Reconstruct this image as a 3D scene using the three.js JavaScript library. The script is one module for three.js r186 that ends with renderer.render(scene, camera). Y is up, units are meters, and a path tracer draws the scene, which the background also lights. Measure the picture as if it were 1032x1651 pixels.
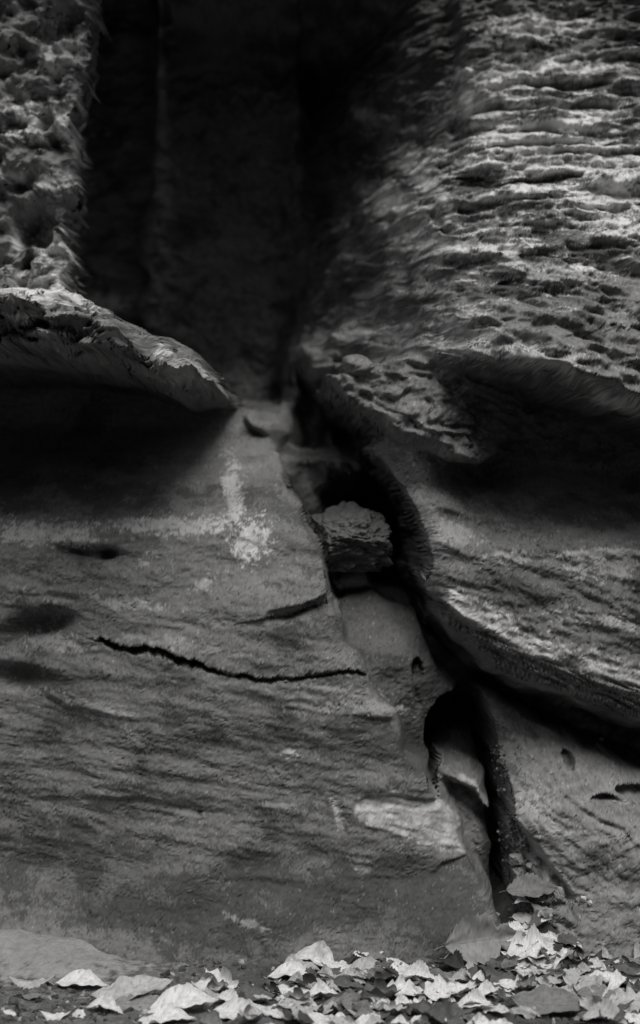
import * as THREE from 'three';
import { mergeGeometries, mergeVertices } from 'three/addons/utils/BufferGeometryUtils.js';
import { createNoise3D } from 'simplex-noise';

// ------------------------------------------------------------------ camera, sky, sun, exposure
const DIST = 3, PX = 800, CX = 516, CY = 825.5, EYE = (1500 - CY) / PX;   // 1.25 mm per photograph pixel at the wall
const scene = new THREE.Scene();
const camera = new THREE.PerspectiveCamera(2 * Math.atan(825.5 / (DIST * PX)) * 180 / Math.PI, 640 / 1024, 0.05, 200);
camera.position.set(0, EYE, DIST);
camera.lookAt(0, EYE, 0);
camera.focus = 2.88; camera.userData.fStop = 1.8;
scene.add(camera);
const renderer = new THREE.WebGLRenderer({ antialias: true });
renderer.setSize(640, 1024);
renderer.toneMapping = THREE.LinearToneMapping;
renderer.toneMappingExposure = 1.5;
renderer.shadowMap.enabled = true;

function rngOf(seed) { let a = seed >>> 0; return () => { a = a + 0x6D2B79F5 | 0; let t = Math.imul(a ^ a >>> 15, 1 | a); t = t + Math.imul(t ^ t >>> 7, 61 | t) ^ t; return ((t ^ t >>> 14) >>> 0) / 4294967296; }; }
const N3 = createNoise3D(rngOf(11)), M3 = createNoise3D(rngOf(77));

{ // overcast sky, three times as bright overhead as at the horizon
  const W = 256, H = 128, d = new Float32Array(W * H * 4);
  for (let j = 0; j < H; j++) for (let i = 0; i < W; i++) {
    const el = (j / (H - 1) - 0.5) * Math.PI, az = i / W * 2 * Math.PI, s = Math.sin(el), c = Math.cos(el);
    const cl = 1 + 0.10 * N3(c * Math.cos(az) * 2, s * 3, c * Math.sin(az) * 2) + 0.05 * N3(c * Math.cos(az) * 5, s * 7, c * Math.sin(az) * 5);
    const L = el > 0 ? 0.62 * (1 + 2 * s) / 3 * cl : 0.12, k = (j * W + i) * 4;
    d[k] = d[k + 1] = d[k + 2] = L; d[k + 3] = 1;
  }
  const sky = new THREE.DataTexture(d, W, H, THREE.RGBAFormat, THREE.FloatType);
  sky.mapping = THREE.EquirectangularReflectionMapping; sky.magFilter = sky.minFilter = THREE.LinearFilter; sky.needsUpdate = true;
  scene.background = sky; scene.environment = sky;
}
const sun = new THREE.DirectionalLight(0xfffdfa, 1.5);
sun.position.set(0.9, 4.8, 2.9); sun.target.position.set(0, 0.5, 0);
sun.castShadow = true; sun.shadow.radius = 60; sun.shadow.mapSize.set(2048, 2048);
Object.assign(sun.shadow.camera, { left: -4, right: 4, top: 4, bottom: -4, near: 0.1, far: 20 });
scene.add(sun, sun.target);

// ------------------------------------------------------------------ helpers
const clamp = (x, a = 0, b = 1) => x < a ? a : x > b ? b : x;
const ss = (a, b, x) => { const t = clamp((x - a) / (b - a)); return t * t * (3 - 2 * t); };
const lerp = (a, b, t) => a + (b - a) * t;
const names = {};
const numbered = n => { const k = names[n] = (names[n] ?? -1) + 1; return k ? n + '_' + String(k).padStart(3, '0') : n; };
function tag(o, label, category, group, kind) {
  if (label) o.userData.label = label;
  if (category) o.userData.category = category;
  if (group) o.userData.group = group;
  if (kind) o.userData.kind = kind;
  return o;
}
function mesh(name, geo, mat, parent) {
  const m = new THREE.Mesh(geo, mat); m.name = name; m.castShadow = m.receiveShadow = true; parent?.add(m); return m;
}
function base(name, p = [0, 0, 0]) { const g = new THREE.Group(); g.name = numbered(name); g.position.set(...p); scene.add(g); return g; }
function fbm(x, y, z, o, f = N3) { let a = 0, s = 1, t = 0; for (let i = 0; i < o; i++) { a += s * f(x, y, z); t += s; s *= 0.5; x *= 2.03; y *= 2.03; z *= 2.03; } return a / t; }
function poly(pts) {           // signed distance in photograph pixels, positive inside
  const n = pts.length, P = new Float64Array(n * 2); pts.forEach((p, i) => { P[2 * i] = p[0]; P[2 * i + 1] = p[1]; });
  let x0 = 1e9, y0 = 1e9, x1 = -1e9, y1 = -1e9; for (const [x, y] of pts) { x0 = Math.min(x0, x); x1 = Math.max(x1, x); y0 = Math.min(y0, y); y1 = Math.max(y1, y); }
  return (x, y) => {
    if (x < x0 - 200 || x > x1 + 200 || y < y0 - 200 || y > y1 + 200) return -200;
    let best = 1e12, inside = false;
    for (let i = 0, j = n - 1; i < n; j = i++) {
      const ax = P[2 * j], ay = P[2 * j + 1], bx = P[2 * i], by = P[2 * i + 1], ex = bx - ax, ey = by - ay;
      let t = ((x - ax) * ex + (y - ay) * ey) / (ex * ex + ey * ey); t = t < 0 ? 0 : t > 1 ? 1 : t;
      const dx = x - ax - ex * t, dy = y - ay - ey * t, d = dx * dx + dy * dy; if (d < best) best = d;
      if ((by > y) !== (ay > y) && x < (ax - bx) * (y - by) / (ay - by) + bx) inside = !inside;
    }
    best = Math.sqrt(best); return inside ? best : -best;
  };
}
function line(pts) {           // [distance, signed side distance, position 0..1] to an open line
  let x0 = 1e9, y0 = 1e9, x1 = -1e9, y1 = -1e9; for (const [x, y] of pts) { x0 = Math.min(x0, x); x1 = Math.max(x1, x); y0 = Math.min(y0, y); y1 = Math.max(y1, y); }
  const n = pts.length - 1, out = [0, 0, 0];
  return (x, y, pad = 80) => {
    if (x < x0 - pad || x > x1 + pad || y < y0 - pad || y > y1 + pad) { out[0] = 1e3; out[1] = 1e3; out[2] = 0; return out; }
    let best = 1e12;
    for (let i = 0; i < n; i++) {
      const ax = pts[i][0], ay = pts[i][1], ex = pts[i + 1][0] - ax, ey = pts[i + 1][1] - ay, l = ex * ex + ey * ey;
      let t = ((x - ax) * ex + (y - ay) * ey) / l; t = t < 0 ? 0 : t > 1 ? 1 : t;
      const dx = x - ax - ex * t, dy = y - ay - ey * t, d = dx * dx + dy * dy;
      if (d < best) { best = d; out[1] = Math.sqrt(d) * Math.sign(ex * dy - ey * dx || 1); out[2] = (i + t) / n; }
    }
    out[0] = Math.sqrt(best); return out;
  };
}
const ell = (X, Y, cx, cy, rx, ry, rot = 0) => { const c = Math.cos(rot), s = Math.sin(rot), dx = X - cx, dy = Y - cy, a = (dx * c + dy * s) / rx, b = (-dx * s + dy * c) / ry; return Math.sqrt(a * a + b * b); };
const yAt = (pts, x) => { for (let i = 1; i < pts.length; i++) if (x <= pts[i][0] || i === pts.length - 1) { const [a, b] = [pts[i - 1], pts[i]]; return lerp(a[1], b[1], clamp((x - a[0]) / (b[0] - a[0]), -3, 3)); } };
const at = (X, Y, z) => [(X - CX) / PX * (DIST - z) / DIST, EYE - (Y - CY) / PX * (DIST - z) / DIST, z];

// ------------------------------------------------------------------ the cliff as a relief in metres over the plane of the wall
const LIP = [[500, 560], [560, 553], [600, 560], [700, 580], [760, 600], [870, 622], [1032, 685], [1400, 780]];
const EDGE = [[690, 955], [740, 992], [790, 1020], [860, 1060], [940, 1085], [1032, 1108], [1400, 1210]];
const LOW = [[690, 975], [735, 1050], [790, 1105], [850, 1136], [930, 1160], [1032, 1200], [1400, 1330]];
const SHELF = [[-400, 425], [0, 440], [100, 455], [185, 482], [300, 540], [345, 572]];
const grooves = [
  [line([[731, 203], [760, 190], [800, 183], [900, 176], [1040, 180], [1300, 190]]), 5, 0.03],
  [line([[800, 262], [860, 260], [950, 248], [1010, 250]]), 4, 0.022],
  [line([[830, 47], [900, 44], [1040, 38]]), 8, 0.04],
  [line([[780, 84], [860, 92], [1040, 92]]), 9, 0.04],
  [line([[760, 302], [840, 296], [920, 303]]), 7, 0.025],
  [line([[700, 262], [712, 285], [722, 320], [748, 345]]), 5, 0.025],
  [line([[640, 250], [655, 285], [690, 310]]), 7, 0.03],
  [line([[540, 300], [600, 350], [660, 380], [760, 410], [800, 405]]), 7, 0.022],
  [line([[560, 470], [640, 470], [700, 490], [760, 480]]), 9, 0.03],
];
const Dg = [
  [line([[600, 640], [660, 665], [720, 690], [760, 705]]), 6, 0.03], [line([[640, 625], [700, 640], [740, 690]]), 5, 0.02],
];
const crackA = line([[165, 1032], [195, 1040], [255, 1047], [285, 1058], [320, 1070], [375, 1083], [420, 1092], [470, 1093], [520, 1082], [560, 1079], [603, 1086]]);
const notch = line([[440, 993], [470, 988], [515, 975], [550, 962]]);
const stepLines = [
  [line([[-60, 1300], [150, 1284], [230, 1284], [330, 1300], [480, 1312]]), 0.006], [line([[60, 890], [120, 884], [175, 886], [192, 905]]), 0.012],
  [line([[-60, 1100], [40, 1098], [110, 1140], [210, 1155], [300, 1160]]), 0.008], [line([[560, 1150], [640, 1160], [660, 1190]]), 0.008],
  [line([[330, 1415], [420, 1410], [470, 1416], [520, 1425]]), 0.004], [line([[-20, 950], [110, 960], [200, 985]]), 0.006],
];
const scarPoly = poly([[592, 1276], [640, 1277], [688, 1292], [722, 1287], [740, 1312], [752, 1335], [762, 1377], [705, 1370], [650, 1350], [600, 1336], [566, 1312], [572, 1290]]);
const scarEdge = line([[570, 1385], [582, 1408], [690, 1410], [712, 1388], [762, 1378]]);
const scarSmall = poly([[562, 1383], [600, 1388], [606, 1398], [584, 1412], [574, 1402]]);
const scarTall = poly([[532, 1278], [548, 1285], [560, 1340], [545, 1342], [536, 1310]]);
const Fg = [
  [line([[912, 1287], [935, 1305], [965, 1322], [1002, 1335]]), 4, 0.012], [line([[880, 1250], [920, 1262], [960, 1268]]), 3, 0.006],
  [line([[828, 1330], [852, 1358], [872, 1385], [912, 1438]]), 5, 0.02], [line([[836, 1352], [850, 1378], [858, 1392]]), 5, 0.015],
  [line([[820, 1180], [850, 1225], [900, 1262]]), 3, 0.006], [line([[1000, 1230], [1040, 1250]]), 4, 0.01], [line([[945, 1180], [1032, 1230]]), 4, 0.012],
];
const ridges = (X, Y, a, f, sx) => { const c = Math.cos(a), s = Math.sin(a), u = X * c + Y * s, v = -X * s + Y * c; return M3(u / sx, v / f, 3.3) + 0.55 * M3(u / sx * 1.7 + 9, v / f * 2.1, 7.1); };

// one entry per body of rock, from the deepest to the nearest: outline in photograph pixels, typical depth, edge width, relief
const R = [
  { id: 'crevice', z: -0.6, w: 1, zf(X, Y) {
    let z = -0.50 - 1.2 * ss(690, 570, Y) * ss(490, 420, X) - 1.1 * ss(600, 420, Y) * ss(420, 490, X) - 0.9 * Math.exp(-(ell(X, Y, 640, 890, 100, 120) ** 4)) - 0.8 * Math.exp(-(ell(X, Y, 560, 690, 90, 120) ** 2));
    z -= 0.2 * Math.exp(-(ell(X, Y, 760, 1160, 50, 50) ** 2));
    z += 0.44 * ss(1330, 1480, Y) * ss(760, 800, X); z += 0.1 * ss(1160, 1250, Y);
    return z + 0.03 * fbm(X / 60, Y / 60, 1, 3); } },
  { id: 'inner', z: -0.4, w: 60, p: [[440, 470], [480, 500], [530, 570], [560, 640], [610, 720], [640, 770], [600, 800], [520, 815], [490, 800], [445, 700], [435, 600]],
    zf: (X, Y) => -1.15 + 0.55 * ss(690, 740, Y) + 0.03 * ridges(X, Y, 1.2, 40, 160) + 0.006 * fbm(X / 25, Y / 25, 4, 3) },
  { id: 'right', z: -0.2, w: 46, p: [[500, 540], [700, 540], [1000, 620], [1400, 700], [1800, 760], [1800, 860], [1400, 830], [1032, 780], [860, 770], [760, 780], [690, 770], [640, 760], [600, 720], [556, 650]],
    zf: (X, Y) => -0.22 + 0.09 * ss(540, 680, X) - 0.22 * ss(740, 900, X) * ss(790, 730, Y) + 0.018 * fbm(X / 50, Y / 26, 108, 4) + 0.012 * ridges(X, Y, 0.35, 18, 90) },
  { id: 'right', z: -0.05, w: 60, wf: X => 60 - 44 * ss(540, 720, X), p: [[452, -900], [456, 0], [462, 200], [440, 420], [450, 490], [495, 520], [515, 562], [560, 554], [600, 560], [700, 580], [760, 600], [870, 622], [1032, 685], [1400, 780], [1800, 800], [1800, -900]],
    zf(X, Y, s) {
      const up = Math.max(0, 560 - Y) / PX;
      let z = -1.15 + 1.10 * ss(430, 760, X) + 0.35 * ss(400, 540, Y) * ss(640, 480, X) + 0.14 * ss(650, 900, X) - 0.85 * up;
      z += (0.03 + 0.13 * ss(690, 860, X)) * Math.exp(-Math.max(0, s) / 110) * ss(470, 560, Y + X * 0.02);
      z -= 0.16 * Math.exp(-(ell(X, Y, 640, 60, 150, 110) ** 4)) + 0.10 * ss(796, 776, X) * ss(175, 120, Y + 0.2 * (X - 700));
      { const fl = fbm(X / 190 + 3, Y / 60 - X / 700, 118, 3) * 4, ff = fl - Math.floor(fl); z += 0.013 * (Math.floor(fl) + ss(0.3, 0.7, ff)); }
      const bed = ss(640, 780, X) * ss(470, 330, Y);
      z += bed * 0.015 * ridges(X, Y + 12 * N3(X / 160, Y / 90, 5), -0.04, 22, 150) + (1 - bed) * 0.020 * ridges(X, Y, 0.42, 34, 130);
      z += 0.03 * fbm(X / 90, Y / 60, 2, 4) + 0.004 * fbm(X / 14, Y / 9, 6, 3);
      for (const [l, w, d] of grooves) { const q = l(X, Y); if (q[0] < 40) z -= d * Math.exp(-((q[0] / w) ** 2)) - 0.3 * d * Math.exp(-(((q[0] - 2 * w) / w) ** 2)); }
      z -= 0.05 * ss(1, 0.6, ell(X, Y, 660, 505, 75, 26, 0.2));
      return z; } },
  { id: 'undercut', z: 0, w: 7, p: [[672, 920], [690, 925], [738, 950], [790, 990], [860, 1030], [940, 1050], [1032, 1075], [1400, 1180], [1800, 1350], [1800, 1560], [1400, 1335], [1032, 1204], [930, 1164], [850, 1140], [790, 1109], [735, 1056], [700, 1000]],
    zf(X, Y) { const e = yAt(EDGE, X), l = yAt(LOW, X), t = clamp((Y - e) / Math.max(20, l - e), -0.3, 1); return 0.024 - 0.03 * ss(0.0, 0.5, t) - 0.05 * ss(0.45, 0.7, t) - 0.22 * ss(0.6, 1, t) + 0.012 * ridges(X, Y, Math.atan(0.46), 8, 190) + 0.006 * fbm(X / 20, Y / 14, 3, 3) - 0.06 * ss(800, 690, X); } },
  { id: 'right', z: 0, w: 9, p: [[586, 700], [620, 690], [700, 690], [780, 700], [830, 700], [930, 690], [1032, 700], [1400, 790], [1800, 820], [1800, 1400], [1400, 1215], [1032, 1110], [940, 1087], [860, 1062], [790, 1022], [738, 992], [700, 972], [684, 940], [684, 870], [670, 830], [648, 785], [610, 735]],
    zf(X, Y, s) {
      let z = -0.36 * ss(890, 730 + 0.04 * (X - 800), Y) * ss(640, 840, X) - 0.07 * ss(830, 740, Y) * ss(840, 640, X);
      z -= 0.22 * ss(720, 600, X) * ss(830, 720, Y);
      z += 0.035 * ss(820, 1000, Y) - 0.07 * Math.exp(-Math.max(0, s) / 26) * ss(1000, 940, Y) * ss(740, 690, X);
      z -= 0.03 * ss(1, 0.5, ell(X, Y, 770, 845, 80, 20, 0.35)) * ss(830, 850, Y + 0.4 * (770 - X));
      const fl = fbm(X / 150, Y / 40 - X / 140, 68, 3) * 4, ff = fl - Math.floor(fl); z += 0.004 * (Math.floor(fl) + ss(0.42, 0.58, ff)) * ss(840, 900, Y);
      z += 0.010 * fbm(X / 110, Y / 70, 3, 3) + 0.003 * fbm(X / 20, Y / 14, 9, 3) - 0.005 * ss(0.7, 0.9, M3(X / 11, Y / 7, 69));
      z += 0.006 * (ss(905, 893, Y + 4 * N3(X / 30, 0, 1)) - 0.5) * ss(770, 800, X);
      return z; } },
  { id: 'right', z: -0.12, w: 14, over: 1, p: [[500, 590], [560, 580], [640, 600], [690, 596], [740, 635], [790, 680], [850, 730], [775, 756], [722, 748], [690, 727], [640, 708], [585, 672]],
    zf(X, Y, s) {
      const v = (-0.52 * X + 0.86 * Y + 34 * N3(X / 110, Y / 80, 71) + 8 * N3(X / 30, Y / 30, 72)) / 34, t = v - Math.floor(v), step = N3(Math.floor(v) * 3.7, X / 90, 5);
      let z = -0.26 + 0.15 * ss(540, 700, X) + 0.10 * ss(600, 740, Y - 0.3 * (X - 700)) - 0.20 * ss(720, 850, X) + 0.013 * (ss(0, 0.7, t) - ss(0.75, 1, t) - 0.5) * (1 + 1.2 * step);
      z += 0.03 * fbm(X / 60, Y / 40, 8, 3) + 0.003 * fbm(X / 14, Y / 10, 18, 2); return z; } },  { id: 'lower_right', z: 0, w: 9, p: [[798, 1132], [830, 1142], [870, 1168], [930, 1198], [1032, 1242], [1400, 1400], [1800, 1580], [1800, 1900], [840, 1900], [842, 1560], [838, 1500], [828, 1450], [826, 1400], [822, 1334], [813, 1262], [806, 1190]],
    zf(X, Y, s) {
      let z = -0.13 + 0.17 * ss(1150, 1330, Y - 0.25 * (X - 900)) + 0.04 * ss(1330, 1560, Y) - 0.08 * Math.exp(-Math.max(0, s) / 30) * ss(1330, 1200, Y) - 0.03 * ss(930, 840, X);
      z += 0.002 * ridges(X, Y, 0.62, 20, 140) * ss(1480, 1380, Y) + 0.014 * fbm(X / 90, Y / 60, 12, 3) + 0.0025 * fbm(X / 16, Y / 12, 15, 3) - 0.005 * ss(0.65, 0.9, M3(X / 10, Y / 7, 79)) - 0.003 * ss(0.3, 0, Math.abs(fbm(X / 130 + Y / 200, Y / 16 - X / 24, 80, 2)) * 3) * ss(1480, 1400, Y);
      { const q = Fg[2][0](X, Y, 200), e = Y > 1320 && X < 990 ? ss(0, 12, X - yAt([[1320, 822], [1358, 852], [1385, 872], [1438, 912], [1600, 930]].map(v => v), Y)) : 1; z -= (1 - e) * (0.07 - 0.06 * ss(1340, 1470, Y) - 0.02 * fbm(X / 26, Y / 22, 88, 3)); }
      for (const [l, w, d] of Fg) { const q = l(X, Y); if (q[0] < 30) z -= d * Math.exp(-((q[0] / w) ** 2)) * (q[2] > 0 && q[2] < 1 ? 1 : 0.6); }
      z -= 0.05 * ss(1.15, 0.75, ell(X, Y, 925, 1236, 9, 13, -0.3)) + 0.045 * ss(1.15, 0.7, ell(X, Y, 978, 1294, 26, 9, 0.15)) * ss(1302, 1296, Y) + 0.05 * ss(1.15, 0.7, ell(X, Y, 1030, 1284, 30, 12, 0.2));
      return z; } },
  { id: 'step', z: -0.1, w: 12, p: [[536, 968], [560, 955], [605, 953], [650, 974], [690, 992], [702, 1030], [722, 1080], [744, 1108], [735, 1126], [712, 1134], [699, 1160], [694, 1200], [690, 1250], [720, 1330], [600, 1330], [500, 1200], [480, 1040]],
    zf: (X, Y, s) => -0.30 + 0.25 * ss(945, 1075, Y) - 0.07 * ss(620, 740, X) - 0.03 * Math.exp(-Math.max(0, s) / 18) + 0.008 * fbm(X / 60, Y / 40, 21, 3) + 0.003 * fbm(X / 12, Y / 9, 22, 2) - 0.05 * ss(1.2, 0.7, ell(X, Y, 672, 1076, 9, 14)) - 0.015 * Math.exp(-((line673(X, Y)[0] / 4) ** 2)) },
  { id: 'shelf', z: -0.14, w: 8, p: [[690, 1238], [700, 1212], [740, 1192], [784, 1188], [792, 1230], [794, 1300], [792, 1400], [806, 1450], [800, 1500], [700, 1500], [700, 1300]],
    zf(X, Y) {
      const e = yAt([[690, 1232], [735, 1250], [765, 1266], [792, 1304], [830, 1340]], X);
      return -0.36 + 0.27 * ss(e - 70, e, Y) - 0.07 * ss(e, e + 14, Y) * ss(700, 740, X) + 0.05 * ss(e + 10, e + 90, Y) - 0.05 * ss(770, 800, X) + 0.008 * ridges(X, Y, 0.9, 14, 70) + 0.004 * fbm(X / 12, Y / 12, 31, 3); } },
  { id: 'left', z: 0, w: 12, p: [[-900, 560], [0, 560], [345, 600], [380, 655], [440, 690], [452, 740], [492, 808], [506, 852], [526, 890], [550, 962], [556, 1000], [575, 1045], [603, 1086], [612, 1112], [640, 1160], [668, 1210], [690, 1245], [722, 1292], [748, 1336], [772, 1400], [800, 1456], [820, 1500], [830, 1900], [-900, 1900]],
    zf(X, Y, s) {
      let z = -0.55 * ss(865, 650, Y) - 0.05 * ss(880, 770, Y) - 0.05 * Math.exp(-Math.max(0, s) / 32);
      z += 0.05 * ss(860, 1010, Y) * ss(60, 300, X) - 0.02 * ss(1080, 1350, Y) + 0.05 * ss(1380, 1540, Y);
      z -= 0.07 * ss(1.3, 0.2, ell(X, Y, 62, 1014, 66, 30, -0.3)) + 0.035 * ss(1.3, 0.2, ell(X, Y, 10, 1090, 90, 22, 0.1)) + 0.025 * ss(1.2, 0.3, ell(X, Y, 150, 890, 60, 14, 0.1)) + 0.03 * ss(1.1, 0.6, ell(X, Y, 176, 892, 17, 9));
      z -= 0.012 * ss(1.1, 0.5, ell(X, Y, 372, 847, 6, 7)) + 0.01 * ss(1.1, 0.5, ell(X, Y, 322, 1307, 5, 4));
      let q = crackA(X, Y + 2.6 * N3(X / 26, 3, 96) + 1.1 * N3(X / 9, 7, 97));
      if (q[0] < 60) {
        let w = 0; const t = q[2], d = t < 0.45 ? 0.055 : 0.022 + 0.012 * N3(t * 15, 7, 1); w = t < 0.42 ? 3.2 + 2.8 * Math.sin(Math.min(1, t * 9) * 1.57) - 4.0 * Math.max(0, t - 0.25) : 2 + 1.6 * Math.abs(N3(t * 24, 2, 0));
        w *= 0.72 + 0.36 * N3(t * 22, 4, 2) + 0.18 * N3(t * 60, 5, 2); z -= d * ss(w + 2.2, w * 0.4, q[0]) + 0.004 * ss(0.1, 0.5, N3(X / 16, Y / 9, 98)) * ss(16, 3, q[0]); z += 0.010 * Math.exp(-Math.abs(q[1]) / 30) * (q[1] < 0 ? 1 : 0.2);
      }
      q = notch(X, Y); if (q[0] < 60) { z -= 0.05 * ss(14, 3, q[0]) * (0.35 + q[2]); z += 0.02 * Math.exp(-q[0] / 30) * (q[1] < 0 ? 1 : 0); }
      for (const [l, d] of stepLines) { q = l(X, Y); if (q[0] < 70) { const e = Math.sin(Math.PI * clamp(q[2], 0.02, 0.98)); z += e * d * (q[1] < 0 ? 1 : -1) * Math.exp(-q[0] / 34) * ss(0, 5, q[0]); } }
      const sp = scarPoly(X, Y); z -= 0.013 * ss(-2, 4, sp) * ss(1350, 1310, Y - 0.3 * (X - 660)) - 0.004 * ss(0, 30, sp) - 0.003 * ss(0, 6, sp) * ridges(X, Y, 0.25, 12, 60); q = scarEdge(X, Y); if (q[0] < 30) z += (0.002 + 0.007 * ss(0.55, 0.8, q[2])) * (q[1] < 0 ? 1 : -1) * Math.exp(-q[0] / 14) * ss(0, 3, q[0]);
      z -= 0.006 * ss(-1, 4, scarTall(X, Y)) + 0.006 * ss(-1, 4, scarSmall(X, Y));
      const fl = fbm(X / 150 + Y / 600, Y / 42 - X / 230, 58, 3) * 4.2, ff = fl - Math.floor(fl); z += 0.0020 * (Math.floor(fl) + ss(0.3, 0.7, ff)) * ss(820, 900, Y) * ss(1440, 1330, Y);
      z += 0.014 * fbm(X / 230, Y / 160, 51, 2) + 0.0009 * ridges(X, Y, 0.16, 15, 150) * (0.4 + ss(-0.2, 0.5, N3(X / 140, Y / 90, 57))) + 0.0012 * fbm(X / 26, Y / 18, 53, 3) - 0.004 * ss(0.72, 0.9, M3(X / 11, Y / 7, 59)) * ss(0, 0.3, N3(X / 130, Y / 70, 91)) - 0.0006 * ss(0.35, 0, Math.abs(fbm(X / 190 + Y / 900, Y / 13 - X / 80, 60, 2)) * 3);
      z += 0.005 * Math.max(0, fbm(X / 9, Y / 7, 54, 2)) * ss(0.2, 0.6, fbm(X / 120, Y / 70, 55, 2));
      return z; } },
  { id: 'overhang', z: 0, w: 14, p: [[-900, -900], [112, -900], [97, 0], [84, 60], [72, 100], [74, 180], [86, 235], [58, 295], [66, 335], [84, 372], [74, 415], [112, 452], [170, 480], [218, 500], [300, 540], [342, 574], [348, 626], [270, 628], [200, 604], [100, 590], [0, 585], [-900, 575]],
    zf(X, Y, s) {
      const e = yAt(SHELF, X);
      let z = -0.30 - 0.25 * Math.max(0, e - Y) / PX + 0.61 * ss(e - 16, e + 70, Y) - 0.10 * ss(e + 80, e + 140, Y) - 0.07 * ss(150, 345, X) * ss(e - 40, e + 30, Y);
      z -= 0.05 * Math.exp(-Math.max(0, s) / 22) * ss(e, e - 60, Y);
      z += 0.06 * fbm(X / 95, Y / 65, 61, 3) + 0.005 * fbm(X / 26, Y / 20, 62, 2) + 0.05 * fbm(X / 44, Y / 30, 66, 3) * ss(e - 40, e, Y); { const f2 = fbm(X / 60, Y / 26, 67, 2) * 3, f3 = f2 - Math.floor(f2); z += 0.03 * (Math.floor(f2) + ss(0.3, 0.7, f3)) * ss(e - 10, e + 40, Y); } { const fl = fbm(X / 110, Y / 75, 63, 2) * 3.4, ff = fl - Math.floor(fl); z += 0.024 * (Math.floor(fl) + ss(0.3, 0.7, ff)); }
      z -= 0.20 * ss(1.2, 0.6, ell(X, Y, -2, 310, 46, 42)) + 0.06 * ss(1.2, 0.6, ell(X, Y, 12, 100, 12, 18)) + 0.05 * ss(1.2, 0.6, ell(X, Y, 26, 140, 11, 11)) + 0.07 * ss(1.2, 0.6, ell(X, Y, -50, 120, 38, 18)) + 0.10 * ss(1.2, 0.6, ell(X, Y, -14, 392, 16, 34, 0.3));
      z += 0.03 * ss(1, 0.4, ell(X, Y, 34, 395, 32, 36)) - 0.06 * ss(1.2, 0.5, ell(X, Y, 225, 540, 34, 26, 0.5));
      return z; } },
];
var line673 = line([[666, 1085], [670, 1120], [675, 1135]]);
for (const r of R) { r.sd = r.p ? poly(r.p) : null; r.k = DIST / (DIST - r.z); }

const BEDGE = [[-700, 108], [-100, 100], [0, 97], [60, 84], [100, 72], [180, 74], [235, 86], [295, 60], [335, 66], [372, 84], [415, 74], [452, 108], [470, 140]];   // [y, x] of the edge of the ledge above the cleft
const bedge = v => yAt(BEDGE, v) + 7 * N3(v / 34, 5, 1) + 3 * N3(v / 11, 5, 2);
const sideZ = v => -0.37 - 0.25 * Math.max(0, 450 - v) / PX;
const info = { z: 0, id: 0 };
function relief(U, V) {          // U, V: the plane of the wall in 1/800 m
  const wx = 8 * N3(U / 85, V / 85, 0.5);
  const wy = 7 * N3(U / 85, V / 85, 20.5);
  let z = 0, id = 0;
  for (let i = 0; i < R.length; i++) {
    const r = R[i], X = CX + (U - CX) * r.k, Y = CY + (V - CY) * r.k;
    const small = r.small ?? 0.8, s = r.sd ? r.sd(X + wx * small, Y + wy * small) : 100;
    if (s < -2) continue;
    const t = ss(-2, r.wf ? r.wf(X) : r.w, s), zr = r.zf(X, Y, s);
    z = i ? lerp(z, r.over ? Math.max(z, zr) : zr, t) : zr;
    if (t > 0.5 || i === 0) id = i;
  }
  info.z = z; info.id = id; return info;
}

// colour of the stone: dark weathered sandstone, pale crusts and fresh breaks with ragged edges, dark stains, light grains, some painted highlights and shade
const pale = [   // [x, y, rx, ry, turn, strength]
  [70, 858, 90, 22, 0.06, 0.6], [280, 848, 110, 17, -0.03, 0.6], [375, 795, 15, 60, -0.06, 0.6], [404, 870, 32, 40, 0.5, 0.95], [160, 968, 120, 10, 0.1, 0.35],
  [840, 898, 60, 9, -0.03, 0.6], [960, 893, 90, 8, -0.03, 0.7], [985, 915, 62, 22, 0, 0.6], [960, 998, 80, 13, 0.15, 0.5], [540, 1125, 90, 26, 0.05, 0.3], [590, 1140, 60, 14, 0.1, 0.4],
  [470, 1217, 15, 8, 0.2, 0.8], [405, 1490, 40, 7, 0.35, 0.4], [230, 905, 22, 9, -0.4, 0.4], [330, 940, 30, 7, -0.4, 0.4], [300, 1040, 110, 10, 0.16, 0.25], [90, 1035, 50, 16, 0.1, 0.4],
  [160, 1150, 60, 16, 0.3, 0.25], [455, 1300, 30, 7, 0, 0.35], [880, 1315, 60, 24, 0.6, 0.4], [940, 1160, 60, 14, 0.5, 0.4], [720, 860, 60, 20, 0.1, 0.3], [690, 700, 60, 40, 0.4, 0.3],
  [620, 620, 90, 20, 0.2, 0.2],
];
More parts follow.
